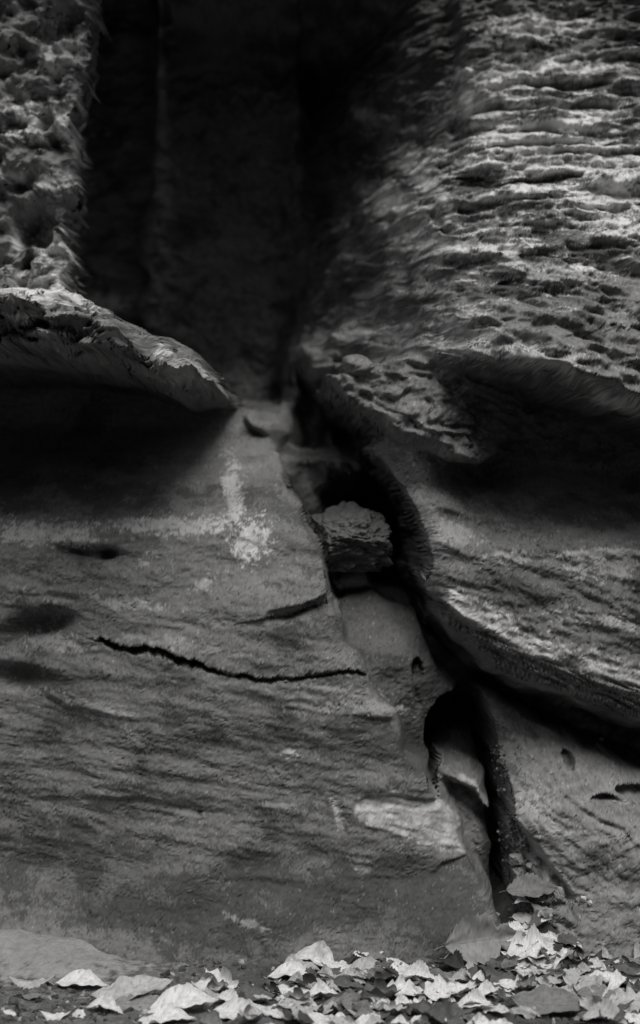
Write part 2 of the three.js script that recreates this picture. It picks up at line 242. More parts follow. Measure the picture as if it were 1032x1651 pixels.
const paleLitUp = [  // pale crust, plus painted highlights on ridges and lit ledge edges
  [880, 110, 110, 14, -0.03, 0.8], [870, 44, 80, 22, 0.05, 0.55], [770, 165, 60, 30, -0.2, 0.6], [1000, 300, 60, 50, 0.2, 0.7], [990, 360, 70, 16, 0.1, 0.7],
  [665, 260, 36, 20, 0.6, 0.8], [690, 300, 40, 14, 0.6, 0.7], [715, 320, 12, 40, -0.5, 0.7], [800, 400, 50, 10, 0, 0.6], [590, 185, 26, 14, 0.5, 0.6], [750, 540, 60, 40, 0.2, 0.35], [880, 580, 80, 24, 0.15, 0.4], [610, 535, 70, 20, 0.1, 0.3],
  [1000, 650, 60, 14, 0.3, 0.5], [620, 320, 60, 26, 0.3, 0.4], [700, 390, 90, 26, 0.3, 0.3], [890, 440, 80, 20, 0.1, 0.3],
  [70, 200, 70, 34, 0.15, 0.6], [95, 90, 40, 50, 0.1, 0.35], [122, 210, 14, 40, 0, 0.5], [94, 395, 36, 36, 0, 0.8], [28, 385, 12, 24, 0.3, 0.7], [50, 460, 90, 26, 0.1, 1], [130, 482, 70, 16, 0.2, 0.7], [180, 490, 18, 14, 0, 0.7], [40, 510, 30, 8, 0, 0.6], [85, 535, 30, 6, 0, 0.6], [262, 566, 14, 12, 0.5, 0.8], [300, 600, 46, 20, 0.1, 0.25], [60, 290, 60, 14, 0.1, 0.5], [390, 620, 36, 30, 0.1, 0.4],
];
const patinaAndShade = [
  [650, 210, 100, 190, 0.1, 0.45], [900, -20, 280, 50, 0, 0.5], [960, 70, 120, 12, 0, 0.5],    // thicker dark crust; painted shade near the top, under ledges and in hollows
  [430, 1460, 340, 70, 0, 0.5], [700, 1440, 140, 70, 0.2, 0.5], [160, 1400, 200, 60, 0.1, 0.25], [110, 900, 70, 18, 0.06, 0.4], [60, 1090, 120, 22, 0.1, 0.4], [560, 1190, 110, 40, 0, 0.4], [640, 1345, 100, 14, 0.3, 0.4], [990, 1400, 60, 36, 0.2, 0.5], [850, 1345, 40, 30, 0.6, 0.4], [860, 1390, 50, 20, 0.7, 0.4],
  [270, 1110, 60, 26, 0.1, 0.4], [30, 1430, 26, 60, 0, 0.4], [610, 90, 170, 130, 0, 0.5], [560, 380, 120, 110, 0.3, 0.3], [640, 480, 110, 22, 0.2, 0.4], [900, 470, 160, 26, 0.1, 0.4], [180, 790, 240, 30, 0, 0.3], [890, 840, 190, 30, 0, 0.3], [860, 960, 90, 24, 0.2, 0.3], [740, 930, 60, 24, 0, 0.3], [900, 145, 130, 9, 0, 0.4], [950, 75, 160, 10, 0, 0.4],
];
const FACES = ['crevice', 'inner', 'right', 'undercut', 'lower_right', 'step', 'shelf', 'left', 'overhang'];
function albedo(x, y, z, id) {
  const k = DIST / (DIST - z), X = CX + (x * PX) * k, Y = CY + (EYE - y) * PX * k, r = R[id].id;
  const n0 = fbm(x * 3.1, y * 4.6, z * 3 + 5, 3, M3), n1 = fbm(x * 9, y * 14, z * 9, 4), n2 = fbm(x * 45, y * 62, z * 45, 3, M3), n3 = M3(x * 210, y * 210, z * 210), n4 = N3(x * 330, y * 330, z * 330 + 9);
  const lam = N3(x * 3 + 2, (y - 0.16 * x) * 60, z * 6) * 0.6 + M3(x * 5, (y - 0.16 * x) * 130, z * 9) * 0.4;
  let a = 0.175 * (1 + 0.30 * n1 + 0.34 * n2 + 0.20 * n3 + 0.14 * n4 + 0.22 * lam);
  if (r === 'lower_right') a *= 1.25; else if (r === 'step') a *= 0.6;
  const rag = 0.65 * n2 + 0.35 * n1 + 0.3 * n3;
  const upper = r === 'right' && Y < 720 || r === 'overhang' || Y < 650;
  let pt = 0; for (const b of patinaAndShade) { if (Math.abs(X - b[0]) > b[2] * 1.6 + b[3] || Math.abs(Y - b[1]) > b[3] * 1.6 + b[2]) continue; const e = ell(X, Y, b[0], b[1], b[2], b[3], b[4]); if (e < 1.6) pt = Math.max(pt, b[5] * ss(1.6, 0.4, e)); }
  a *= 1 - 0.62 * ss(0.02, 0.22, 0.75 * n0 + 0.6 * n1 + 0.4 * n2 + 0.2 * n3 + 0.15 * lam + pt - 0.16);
  let p = 0;
  for (const b of (upper ? paleLitUp : pale)) {
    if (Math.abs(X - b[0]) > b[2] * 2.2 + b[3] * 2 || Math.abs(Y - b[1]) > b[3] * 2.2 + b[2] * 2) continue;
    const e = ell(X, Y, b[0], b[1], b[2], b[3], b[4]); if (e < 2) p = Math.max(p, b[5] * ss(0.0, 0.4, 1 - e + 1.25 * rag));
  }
  if (r === 'right' && Y < 520) {       // pale beds in the upper right
    const bed = N3(X / 190, (Y + 10 * n1) / 12, 2) + 0.7 * M3(X / 90, (Y + 8 * n1) / 6, 6);
    p = Math.max(p, 0.9 * ss(0.05, 0.5, 0.75 - ell(X, Y, 915, 240, 250, 170, 0) + 0.85 * bed + 0.6 * rag)); a *= 1 + 0.25 * bed;
  }
  if (r === 'left') {
    let sc = Math.max(ss(-1, 3, scarPoly(X + 3 * n2, Y + 3 * n1) + 5 * rag), 0.9 * ss(-1, 3, scarSmall(X, Y) + 4 * rag), 0.9 * ss(0, 4, scarTall(X, Y) + 5 * rag));
    sc *= 1 - 0.75 * ss(0.05, 0.35, fbm(X / 60 + Y / 240, Y / 14 - X / 50, 71, 2)) * ss(30, 60, Y - 1270); p = Math.max(p, sc * (0.62 + 0.25 * n1 + 0.2 * n2));
  }
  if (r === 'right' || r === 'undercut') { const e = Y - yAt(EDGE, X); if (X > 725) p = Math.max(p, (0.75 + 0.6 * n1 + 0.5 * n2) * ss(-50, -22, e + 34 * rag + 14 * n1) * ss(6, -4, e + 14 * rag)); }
  if (r === 'shelf') { const e = Y - yAt([[690, 1232], [735, 1250], [765, 1266], [792, 1304], [830, 1340]], X); p = Math.max(p, 0.75 * ss(-9, -3, e + 5 * rag) * ss(10, 3, e + 5 * rag) * ss(728, 750, X)); }  // highlight painted along the lit edge of the shelf
  if (r === 'lower_right') { for (const i of [2, 3]) { const q = Fg[i][0](X, Y); if (q[0] < 20) p = Math.max(p, 0.7 * ss(12, 4, Math.abs(q[0] - 5) + 8 * rag)); } }
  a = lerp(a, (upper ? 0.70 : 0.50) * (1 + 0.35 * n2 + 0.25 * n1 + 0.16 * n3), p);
  const g = r === 'lower_right' || r === 'right' ? 0.62 : 0.7;                 // light grains
  a += 0.16 * ss(g, g + 0.2, n4 * 0.6 + n3 * 0.5) * (1);
  a -= 0.4 * a * ss(0.55, 0.85, -n4 * 0.6 - n2 * 0.5);
  return clamp(a, 0.012, 0.6);
}

const grain = (() => {          // fine relief of the sand grains, 0.25 m to a tile
  const n = 512, d = new Uint8Array(n * n * 4), r = rngOf(5), f = new Float32Array(n * n);
  for (const [c, a] of [[128, 0.5], [256, 0.3], [64, 0.5], [512, 0.15]]) {
    const g = new Float32Array(c * c); for (let i = 0; i < c * c; i++) g[i] = r();
    for (let j = 0; j < n; j++) for (let i = 0; i < n; i++) {
      const u = i * c / n, v = j * c / n, iu = Math.floor(u), iv = Math.floor(v), fu = u - iu, fv = v - iv, G = (p, q) => g[(q % c) * c + p % c];
      f[j * n + i] += a * lerp(lerp(G(iu, iv), G(iu + 1, iv), fu), lerp(G(iu, iv + 1), G(iu + 1, iv + 1), fu), fv);
    }
  }
  for (let i = 0; i < n * n; i++) { d[4 * i] = d[4 * i + 1] = d[4 * i + 2] = clamp(f[i] / 1.45) * 255; d[4 * i + 3] = 255; }
  const t = new THREE.DataTexture(d, n, n); t.wrapS = t.wrapT = THREE.RepeatWrapping; t.magFilter = THREE.LinearFilter; t.minFilter = THREE.LinearMipmapLinearFilter; t.generateMipmaps = true; t.needsUpdate = true; return t;
})();
const rock = new THREE.MeshStandardMaterial({ vertexColors: true, roughness: 0.92, side: THREE.DoubleSide });

function axis(a0, a1, b0, b1, f, c) {     // fine steps from a0 to a1, growing steps out to b0 and b1
  const o = []; for (let x = a0; x <= a1; x += f) o.push(x);
  for (let x = a1, s = f; x < b1;) { s = Math.min(c, s * 1.12); x += s; o.push(x); }
  for (let x = a0, s = f; x > b0;) { s = Math.min(c, s * 1.12); x -= s; o.unshift(x); }
  return o;
}
const bodies = {};
{
  const us = axis(-70, 1110, -2200, 3200, 2, 60), vs = axis(-440, 1570, -2600, 1640, 2, 60), W = us.length, H = vs.length;
  // slide the grid along the relief so that steep faces get as many points as flat ones
  const GU = new Float32Array(W * H), GV = new Float32Array(W * H), Z0 = new Float32Array(W * H);
  for (let j = 0; j < H; j++) for (let i = 0; i < W; i++) { const k = j * W + i; GU[k] = us[i]; GV[k] = vs[j]; Z0[k] = relief(us[i], vs[j]).z * PX; }
  const i0 = us.indexOf(-70), i1 = i0 + 590, j0 = vs.indexOf(-440), j1 = j0 + 1005, ZC = Z0.slice();
  for (let it = 0; it < 90; it++) {
    const AU = GU.slice(), AV = GV.slice();
    for (let j = j0 + 1; j < j1; j++) for (let i = i0 + 1; i < i1; i++) {
      const k = j * W + i, u = AU[k], v = AV[k], z = ZC[k]; let su = 0, sv = 0, sw = 0;
      for (const m of [k - 1, k + 1, k - W, k + W]) { const a = AU[m] - u, b = AV[m] - v, c = ZC[m] - z, w = Math.min(36, Math.sqrt(a * a + b * b + c * c)) + 0.3; su += w * a; sv += w * b; sw += w; }
      GU[k] = u + 0.8 * su / sw; GV[k] = v + 0.8 * sv / sw;
    }
    for (let j = j0 + 1; j < j1; j++) for (let i = i0 + 1; i < i1; i++) {
      const k = j * W + i, fu = clamp(i0 + (GU[k] + 70) / 2, i0, i1 - 0.001), fv = clamp(j0 + (GV[k] + 440) / 2, j0, j1 - 0.001), a = Math.floor(fu), b = Math.floor(fv), p = b * W + a, x = fu - a, y = fv - b;
      ZC[k] = lerp(lerp(Z0[p], Z0[p + 1], x), lerp(Z0[p + W], Z0[p + W + 1], x), y);
    }
  }
  let SB = new Float32Array(W * H);             // how steep the rock is here, smoothed
  for (let j = 1; j < H - 1; j++) for (let i = 1; i < W - 1; i++) { const k = j * W + i, du = us[i + 1] - us[i - 1], dv = vs[j + 1] - vs[j - 1]; SB[k] = clamp((Math.hypot((Z0[k + 1] - Z0[k - 1]) / du, (Z0[k + W] - Z0[k - W]) / dv) - 1.2) / 2.5); }
  for (let it = 0; it < 4; it++) { const B = SB.slice(); for (let j = 3; j < H - 3; j++) for (let i = 3; i < W - 3; i++) { const k = j * W + i; SB[k] = (B[k] * 2 + B[k - 2] + B[k + 2] + B[k - 2 * W] + B[k + 2 * W]) / 6; } }
  const P = new Float32Array(W * H * 3), UV = new Float32Array(W * H * 2), C = new Float32Array(W * H * 3), ID = new Uint8Array(W * H);
  for (let j = 0; j < H; j++) for (let i = 0; i < W; i++) {
    const k = j * W + i, U = GU[k], V = GV[k], q = relief(U, V), x = (U - CX) / PX, y = (1500 - V) / PX;
    let z = q.z + (1 - 0.8 * SB[k]) * (0.0008 * M3(x * 140, y * 140, 0) + 0.0008 * M3(x * 270, y * 270, 5) + 0.0010 * Math.min(0, N3(x * 90, y * 90, 3) + 0.3));
    z = Math.max(z, lerp(z, 0.06 + 0.04 * fbm(x * 4, y * 4, 3, 3), ss(-300, -430, V) * ss(110, 170, U) * ss(800, 640, U)));  // unseen brow of rock above the view, added to keep the cleft dark
    if (V < -190) z -= 0.25 * (-190 - V) / PX;
    const steep = SB[k], j1 = steep * 0.011 * N3(x * 11, y * 11, z * 4.5) + steep * 0.0015 * N3(x * 22, y * 22, z * 7), j2 = steep * (0.011 * M3(x * 11, y * 11, z * 4.5) + 0.0015 * M3(x * 22, y * 22, z * 7));
    P[3 * k] = x + j1; P[3 * k + 1] = y + j2; P[3 * k + 2] = z; UV[2 * k] = x * 4; UV[2 * k + 1] = (y - 0.7 * z) * 4; ID[k] = q.id;
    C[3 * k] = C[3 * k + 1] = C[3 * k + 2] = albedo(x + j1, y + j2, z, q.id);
  }
  const idx = new Uint32Array((W - 1) * (H - 1) * 6); let n = 0;
  for (let j = 0; j < H - 1; j++) for (let i = 0; i < W - 1; i++) { const a = j * W + i, b = a + 1, c = a + W, d = c + 1; idx[n++] = a; idx[n++] = c; idx[n++] = b; idx[n++] = b; idx[n++] = c; idx[n++] = d; }
  const g = new THREE.BufferGeometry(); g.setAttribute('position', new THREE.BufferAttribute(P, 3)); g.setIndex(new THREE.BufferAttribute(idx, 1)); g.computeVertexNormals();
  const NR = g.attributes.normal.array;
  const keyOf = t => { const k = idx[3 * t], id = R[ID[k]].id, V = 1500 - P[3 * k + 1] * PX, pz = P[3 * k + 2]; if (V < 446 && V > -420 && pz > -1.62) { const dU = CX + P[3 * k] * PX - bedge(V); if (dU < (V > -280 ? 150 : 60) && (dU > -15 || dU > -60 && pz < sideZ(V) - 0.12)) return 'none'; } if (id === 'left') { const X = CX + P[3 * k] * PX, Y = CY + (EYE - P[3 * k + 1]) * PX; if (X > 520 && Y > 1200 && scarPoly(X, Y) > 0) return 'scar'; } if (id === 'right') return P[3 * k + 1] > (1500 - 712) / PX ? 'right_upper' : 'right_lower'; return id; };
  const lists = {}; for (let t = 0; t < idx.length / 3; t++) (lists[keyOf(t)] ??= []).push(t);
  for (const key in lists) {
    const map = new Int32Array(W * H).fill(-1), order = [], L = lists[key], I = new Uint32Array(L.length * 3);
    L.forEach((t, i) => { for (let c = 0; c < 3; c++) { const v = idx[3 * t + c]; if (map[v] < 0) { map[v] = order.length; order.push(v); } I[3 * i + c] = map[v]; } });
    const b = new THREE.BufferGeometry(), pick = (A, s) => { const o = new Float32Array(order.length * s); order.forEach((v, i) => { for (let c = 0; c < s; c++) o[i * s + c] = A[v * s + c]; }); return new THREE.BufferAttribute(o, s); };
    b.setAttribute('position', pick(P, 3)); b.setAttribute('normal', pick(NR, 3)); b.setAttribute('uv', pick(UV, 2)); b.setAttribute('color', pick(C, 3)); b.setIndex(new THREE.BufferAttribute(I, 1));
    bodies[key] = b;
  }
}
const cliffL = tag(base('cliff_left'), 'broad dark sandstone face left of the crevice, crossed by a thin black crack', 'rock face', null, 'structure');
mesh('rock_face', bodies.left, rock, cliffL);
tag(mesh('fracture_scar', bodies.scar, rock, cliffL), 'pale fresh break in the stone');
const cliffR = tag(base('cliff_right'), 'tall layered sandstone face right of the crevice with a pale overhanging lip', 'rock face', null, 'structure');
mesh('bedded_face', bodies.right_upper, rock, cliffR); mesh('bulging_face', bodies.right_lower, rock, cliffR); mesh('undercut', bodies.undercut, rock, cliffR);
const one = (name, key, label, cat) => { const m = mesh(numbered(name), bodies[key], rock, scene); return tag(m, label, cat, null, 'structure'); };
const ledge = one('overhang', 'overhang', 'rough pale rock ledge jutting out at the upper left above a dark recess', 'rock ledge');
{ // the face of that ledge which turns into the cleft
  const W = 170, H = 300, P = [], C = [], UV = [], I = [], OV = R.length - 1;
  for (let j = 0; j < H; j++) for (let i = 0; i < W; i++) {
    const v = -800 + 1250 * j / (H - 1), U0 = bedge(v), d = i / (W - 1), y = (1500 - v) / PX, z0 = sideZ(v) - 0.10, back = clamp(d / 0.62), out = clamp((d - 0.62) / 0.38);
    let z = lerp(z0, -1.72, back) - 0.03 * out + 0.07 * fbm(y * 6, d * 7, 4, 4) * ss(0.02, 0.1, d), x = (U0 - CX) / PX - 0.022 - 0.34 * back + 0.80 * out + (0.03 * fbm(y * 5, z * 4, 2, 3) + 0.012 * fbm(y * 16, z * 12, 6, 3)) * ss(0, 0.08, d);
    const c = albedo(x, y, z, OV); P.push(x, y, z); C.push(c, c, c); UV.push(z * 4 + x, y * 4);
  }
  for (let j = 0; j < H - 1; j++) for (let i = 0; i < W - 1; i++) { const a = j * W + i, b = a + 1, c = a + W, d = c + 1; I.push(a, c, b, b, c, d); }
  const g = new THREE.BufferGeometry(); g.setAttribute('position', new THREE.Float32BufferAttribute(P, 3)); g.setAttribute('color', new THREE.Float32BufferAttribute(C, 3)); g.setAttribute('uv', new THREE.Float32BufferAttribute(UV, 2)); g.setIndex(I); g.computeVertexNormals();
  mesh('side_face', g, rock, ledge);
}
one('cliff_foot', 'lower_right', 'grey pitted rock slab at the lower right under the undercut', 'rock face');
one('crevice', 'crevice', 'black deep cleft between the two rock faces', 'crevice');
one('crevice_wall', 'inner', 'dark inner rock wall inside the cleft above the wedged stone', 'rock face');
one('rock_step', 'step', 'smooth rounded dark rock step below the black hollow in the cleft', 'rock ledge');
one('rock_shelf', 'shelf', 'small sloping rock shelf with a highlight painted along its broken edge beside the narrow slot', 'rock ledge');

// ------------------------------------------------------------------ the ground
function groundY(x, z) {
  const X = CX + x * PX;
  let y = -0.042 + 0.052 * ss(300, 20, X + 40 * N3(x * 6, z * 6, 3)) * ss(0.26, -0.02, z);
  y += 0.12 * Math.exp(-(((X - 858) / 62) ** 2)) * ss(0.22, -0.08, z);
  y += 0.008 * fbm(x * 5, z * 5, 91, 3) + 0.004 * fbm(x * 34, z * 34, 92, 3);
  const far = Math.max(0, z - 4.2); return y + (z > 4.2 ? 1.3 * Math.min(far, 3.5) + 0.25 * fbm(x * 0.7, z * 0.7, 5, 3) * Math.min(1, far) : 0);  // beyond the camera an unseen bank, added to cut off low sky light
}
{
  const xs = axis(-0.75, 0.75, -30, 30, 0.005, 1.2), zs = axis(-0.2, 0.75, -3, 32, 0.005, 1.0), W = xs.length, H = zs.length;
  const P = new Float32Array(W * H * 3), C = new Float32Array(W * H * 3), UV = new Float32Array(W * H * 2), I = [];
  for (let j = 0; j < H; j++) for (let i = 0; i < W; i++) {
    const x = xs[i], z = zs[j], k = j * W + i, X = CX + x * PX * DIST / (DIST - Math.min(1, z)); P[3 * k] = x; P[3 * k + 1] = groundY(x, z); P[3 * k + 2] = z; UV[2 * k] = x * 4; UV[2 * k + 1] = z * 4;
    const n = fbm(x * 30, z * 30, 3, 3), m = N3(x * 180, 2, z * 180), sand = ss(-0.1, 0.35, 1 - ell(X, z * 800, 40, 40, 250, 150) + 0.5 * n + 0.15 * m) * (z < 0.3 ? 1 : 0);
    let a = (X < 460 ? lerp(0.12, 0.06, ss(300, 460, X + 60 * n)) : 0.06) * (1 + 0.5 * n + 0.4 * m); a = lerp(a, 0.27 * (1 + 0.2 * n + 0.15 * m), sand); if (z > 2) a = 0.06 * (1 + 0.4 * n);
    C[3 * k] = C[3 * k + 1] = C[3 * k + 2] = clamp(a, 0.02, 0.5);
  }
  for (let j = 0; j < H - 1; j++) for (let i = 0; i < W - 1; i++) { const a = j * W + i, b = a + 1, c = a + W, d = c + 1; I.push(a, c, b, b, c, d); }
  const g = new THREE.BufferGeometry(); g.setAttribute('position', new THREE.BufferAttribute(P, 3)); g.setAttribute('color', new THREE.BufferAttribute(C, 3)); g.setAttribute('uv', new THREE.BufferAttribute(UV, 2)); g.setIndex(I); g.computeVertexNormals();
  tag(mesh('ground', g, new THREE.MeshStandardMaterial({ vertexColors: true, roughness: 1, bumpMap: grain, bumpScale: 0.004, side: THREE.DoubleSide }), scene), 'sandy earth at the foot of the cliff, pale at the left', 'ground', null, 'structure');
}

// ------------------------------------------------------------------ loose stones
function stoneGeo(seed, detail, rough, layers) {
  const g = mergeVertices(new THREE.IcosahedronGeometry(1, detail).deleteAttribute('uv').deleteAttribute('normal')), p = g.attributes.position, c = new Float32Array(p.count * 3), r = rngOf(seed), o = r() * 90, v = new THREE.Vector3();
  const cuts = Array.from({ length: 12 }, (_, i) => { const n = i < 6 ? new THREE.Vector3(i < 2 ? 1 - 2 * i : 0, i > 1 && i < 4 ? 5 - 2 * i : 0, i > 3 ? 9 - 2 * i : 0).add(new THREE.Vector3(r() - 0.5, r() - 0.5, r() - 0.5).multiplyScalar(0.6)).normalize() : new THREE.Vector3(r() - 0.5, r() - 0.5, r() - 0.5).normalize(); return [n, i < 6 ? 0.58 + 0.14 * r() : 0.74 + 0.16 * r()]; });
  for (let i = 0; i < p.count; i++) {
    v.fromBufferAttribute(p, i); const n = v.clone();
    for (const [q, d] of cuts) { const t = v.dot(q); if (t > d) v.addScaledVector(q, (d - t) * 0.96); }
    let s = 1 + rough * fbm(n.x * 2 + o, n.y * 3, n.z * 2, 4); if (layers) s += layers * Math.min(0, N3(n.x * 1.3 + o, n.y * 7 + 2 * n.x, n.z * 1.3) + 0.1) + layers * 0.35 * fbm(n.x * 9, n.y * 14 + o, n.z * 9, 3);
    v.multiplyScalar(s); p.setXYZ(i, v.x, v.y, v.z);
    c[3 * i] = c[3 * i + 1] = c[3 * i + 2] = clamp(0.5 * (1 + 0.4 * fbm(n.x * 4 + o, n.y * 6, n.z * 4, 4) + 0.3 * M3(n.x * 18, n.y * 18, n.z * 18)), 0.1, 1);
  }
  g.setAttribute('color', new THREE.BufferAttribute(c, 3)); g.setAttribute('uv', new THREE.BufferAttribute(new Float32Array(p.count * 2).map((_, i) => p.array[(i >> 1) * 3 + (i & 1)] * 0.3), 2)); g.computeVertexNormals(); return g;
}
const grey = (v, extra) => { const m = new THREE.MeshStandardMaterial({ roughness: 0.92, ...extra }); m.color.setRGB(v, v, v); return m; };
function stone(name, geo, mat, X, Y, z, w, h, d, rot, label, cat, group) {
  const m = mesh(numbered(name), geo, mat, scene), k = (DIST - z) / DIST / PX / 2; m.position.set(...at(X, Y, z)); m.scale.set(w * k, h * k, d * k); m.rotation.set(...rot); return tag(m, label, cat, group);
}
stone('wedged_stone', stoneGeo(8, 64, 0.18, 0.05), grey(0.19, { vertexColors: true, bumpMap: grain, bumpScale: 0.002 }), 558, 870, -0.32, 142, 128, 230, [0.25, 0.35, 0.12], 'rough layered stone wedged in the cleft above the black hollow', 'boulder');
const pebbleGeo = [1, 2, 3, 4].map(s => stoneGeo(40 + s, 10, 0.18, 0.05));
function surfaceZ(X, Y) { let z = 0; for (let i = 0; i < 14; i++) { const k = (DIST - z) / DIST; z = lerp(z, relief(CX + (X - CX) * k, CY + (Y - CY) * k).z, 0.7); } return z; }
const palePebble = grey(1.1, { vertexColors: true }), midPebble = grey(0.55, { vertexColors: true });
[[803, 1239, 9, 6, 1, 'white angular pebble, upper of two in the narrow slot'], [813, 1273, 7, 5, 1, 'white pebble, lower of two in the narrow slot'], [968, 1194, 11, 9, 1, 'pale pebble stuck in the grey slab under the undercut'],
 [867, 1468, 15, 14, 1, 'pale rounded stone lying below the toothed leaf in the cleft'], [940, 1449, 13, 10, 1, 'pale stone, larger of two on the grey slab edge above the leaves'], [951, 1455, 11, 7, 1, 'pale stone, smaller of two on the grey slab edge above the leaves'],
 [902, 1440, 28, 22, 0, 'dull grey stone in the corner right of the toothed leaf'], [853, 1396, 14, 13, 0, 'grey stone at the foot of the pale streaks in the slab'], [832, 1386, 26, 24, 0, 'dark rounded stone in the slot above the toothed leaf'], [672, 1078, 15, 18, 0, 'small grey stone set in a hole of the smooth rock step']]
  .forEach(([X, Y, w, h, p, label], i) => stone('pebble', pebbleGeo[i % 4], p ? palePebble : midPebble, X, Y, surfaceZ(X, Y) + 0.004, w, h, (w + h) / 2, [i, i * 2, i * 0.3], label, 'stone'));

// ------------------------------------------------------------------ dead leaves
function leafGeo(type, seed, curl, bend, crumple) {      // one unit long, stalk end at -x, lying in the xz plane
  const r = rngOf(seed), o = r() * 50, U = 56, V = 14, P = [], C = [], I = [], rib = [];
  const fold = [0.22, -0.2, 0.4, 0.06, -0.3, 0.55][seed % 6], tear = r() < 0.5 ? r() : 9, lob = 3.4 + r() * 1.4, skew = (r() - 0.5) * 0.12;
  const width = (u, side) => {
    let w = Math.sin(Math.PI * Math.pow(u, 0.85)) ** 0.95;
    if (type === 'oak') w *= 0.30 * (0.72 + 0.42 * Math.abs(Math.sin(u * Math.PI * lob + side * 0.4)) + 0.12 * N3(u * 6, side * 3, o));
    else if (type === 'toothed') { const t = (u * 11 + side * 0.3) % 1; w = 0.30 * (w * (0.9 + 0.2 * t) + 0.06 * N3(u * 5, side * 3, o)) ; }
    else if (type === 'lobed') { w = 0.40 * w * (0.55 + 0.6 * Math.pow(Math.abs(Math.sin(u * Math.PI * 2.5 + 0.25)), 1.2)) + 0.05 * w * N3(u * 14, side * 3, o); }
    else w *= 0.215 * (1 + 0.15 * N3(u * 5, side * 3, o) + 0.03 * N3(u * 17, side * 3, o));
    if (Math.abs(u - tear) < 0.07) w *= 0.55 + 6.4 * Math.abs(u - tear);
    return Math.max(0.004, w);
  };
  for (let i = 0; i <= U; i++) {
    const u = i / U, wl = width(u, 1), wr = width(u, -1), a = bend * (u - 0.5);
    const cx = bend ? Math.sin(a) / bend : u - 0.5, cy = bend ? (Math.cos(a) - 1) / bend : 0;
    for (let j = 0; j <= V; j++) {
      const v = j / V * 2 - 1, s = v * (v > 0 ? wl : wr), cc = curl * (1 + 0.5 * N3(u * 2, v, o)) + 0.001, th = s * cc;
      let lx = 0, ly = (1 - Math.cos(th)) / cc, lz = Math.sin(th) / cc;
      ly += crumple * (0.05 * N3(u * 3, v * 1.2, o + 5) + 0.016 * N3(u * 6, v * 2, o + 9)) * (0.25 + Math.abs(v)) + fold * Math.abs(s) + 0.010 * Math.abs(((u * 9 - Math.abs(v) * 1.6) % 1 + 1) % 1 - 0.5) * Math.abs(v) - 0.006 * Math.exp(-Math.abs(v) * 12);
      lz += skew * (u - 0.5) * (u - 0.5) * 2;
      const X = cx - Math.sin(a) * ly + lx, Y = cy + Math.cos(a) * ly;
      P.push(X, Y, lz); if (j === V / 2) rib.push(new THREE.Vector3(X, Y + 0.0012, lz));
      const blot = fbm(u * 4, v * 2, o + 20, 3), vein = Math.abs(((u * 9 - Math.abs(v) * 1.6) % 1 + 1) % 1 - 0.5);
      const c = clamp(0.86 + 0.30 * blot + 0.10 * N3(u * 30, v * 9, o) + 0.22 * ss(0.10, 0.02, vein)*(vein > 0 ? -1 : 1) - 0.35 * ss(0.35, 0.6, blot + 0.3 * N3(u * 12, v * 6, o + 3)), 0.2, 1.15); C.push(c, c, c);
    }
  }
  for (let i = 0; i < U; i++) for (let j = 0; j < V; j++) { const a = i * (V + 1) + j, b = a + 1, c = a + V + 1, d = c + 1; I.push(a, b, c, b, d, c); }
  const g = new THREE.BufferGeometry(); g.setAttribute('position', new THREE.Float32BufferAttribute(P, 3)); g.setAttribute('color', new THREE.Float32BufferAttribute(C, 3)); g.setIndex(I); g.computeVertexNormals();
  const midrib = new THREE.TubeGeometry(new THREE.CatmullRomCurve3(rib.filter((_, i) => i % 4 === 0)), 20, 0.005, 4);
  const p0 = rib[0], e = 0.05 + 0.10 * r(), stalk = new THREE.TubeGeometry(new THREE.QuadraticBezierCurve3(p0, p0.clone().add(new THREE.Vector3(-e * 0.5, 0.01, 0)), p0.clone().add(new THREE.Vector3(-e, 0.03 * (r() - 0.3), 0.08 * (r() - 0.5)))), 6, 0.006, 5);
  return { blade: g, midrib, stalk };
}
const TONES = { white: 0.72, pale: 0.46, mid: 0.27, grey: 0.20, dull: 0.11, dark: 0.05 }, leafMat = {}, ribMat = {};
for (const t in TONES) { leafMat[t] = grey(TONES[t], { vertexColors: true, roughness: 0.75, side: THREE.DoubleSide }); ribMat[t] = grey(TONES[t] * 0.72, { roughness: 0.8 }); }
const protos = {};
function leaf(type, v, tone) {
  const key = type + v + tone;
  if (!protos[key]) {
    const G = protos[type + v] ??= leafGeo(type, 100 + v * 13 + type.length * 7, [2.2, -2.4, 3.6, 1.0, -4.2, 5.0][v % 6], [0.7, -0.9, 1.1, -0.4, 1.5, -1.3][v % 6], [0.8, 1.2, 1.5, 0.7, 1.8, 1.3][v % 6]);
    const g = new THREE.Group(); mesh('blade', G.blade, leafMat[tone], g); mesh('midrib', G.midrib, ribMat[tone], g); mesh('stalk', G.stalk, ribMat[tone], g); protos[key] = g;
  }
  return protos[key].clone();
}
function groundHit(X, Y) { for (let z = -0.25; z < 1.2; z += 0.004) { const p = at(X, Y, z); if (p[1] > groundY(p[0], z)) continue; const q = relief(CX + p[0] * PX, 1500 - p[1] * PX).z; return Math.max(z, q + 0.01); } return 0.6; }
function nearHit(X, Y) { for (let z = 1.2; z > -0.3; z -= 0.004) { const p = at(X, Y, z); if (p[1] < groundY(p[0], z)) return z; } return -0.3; }
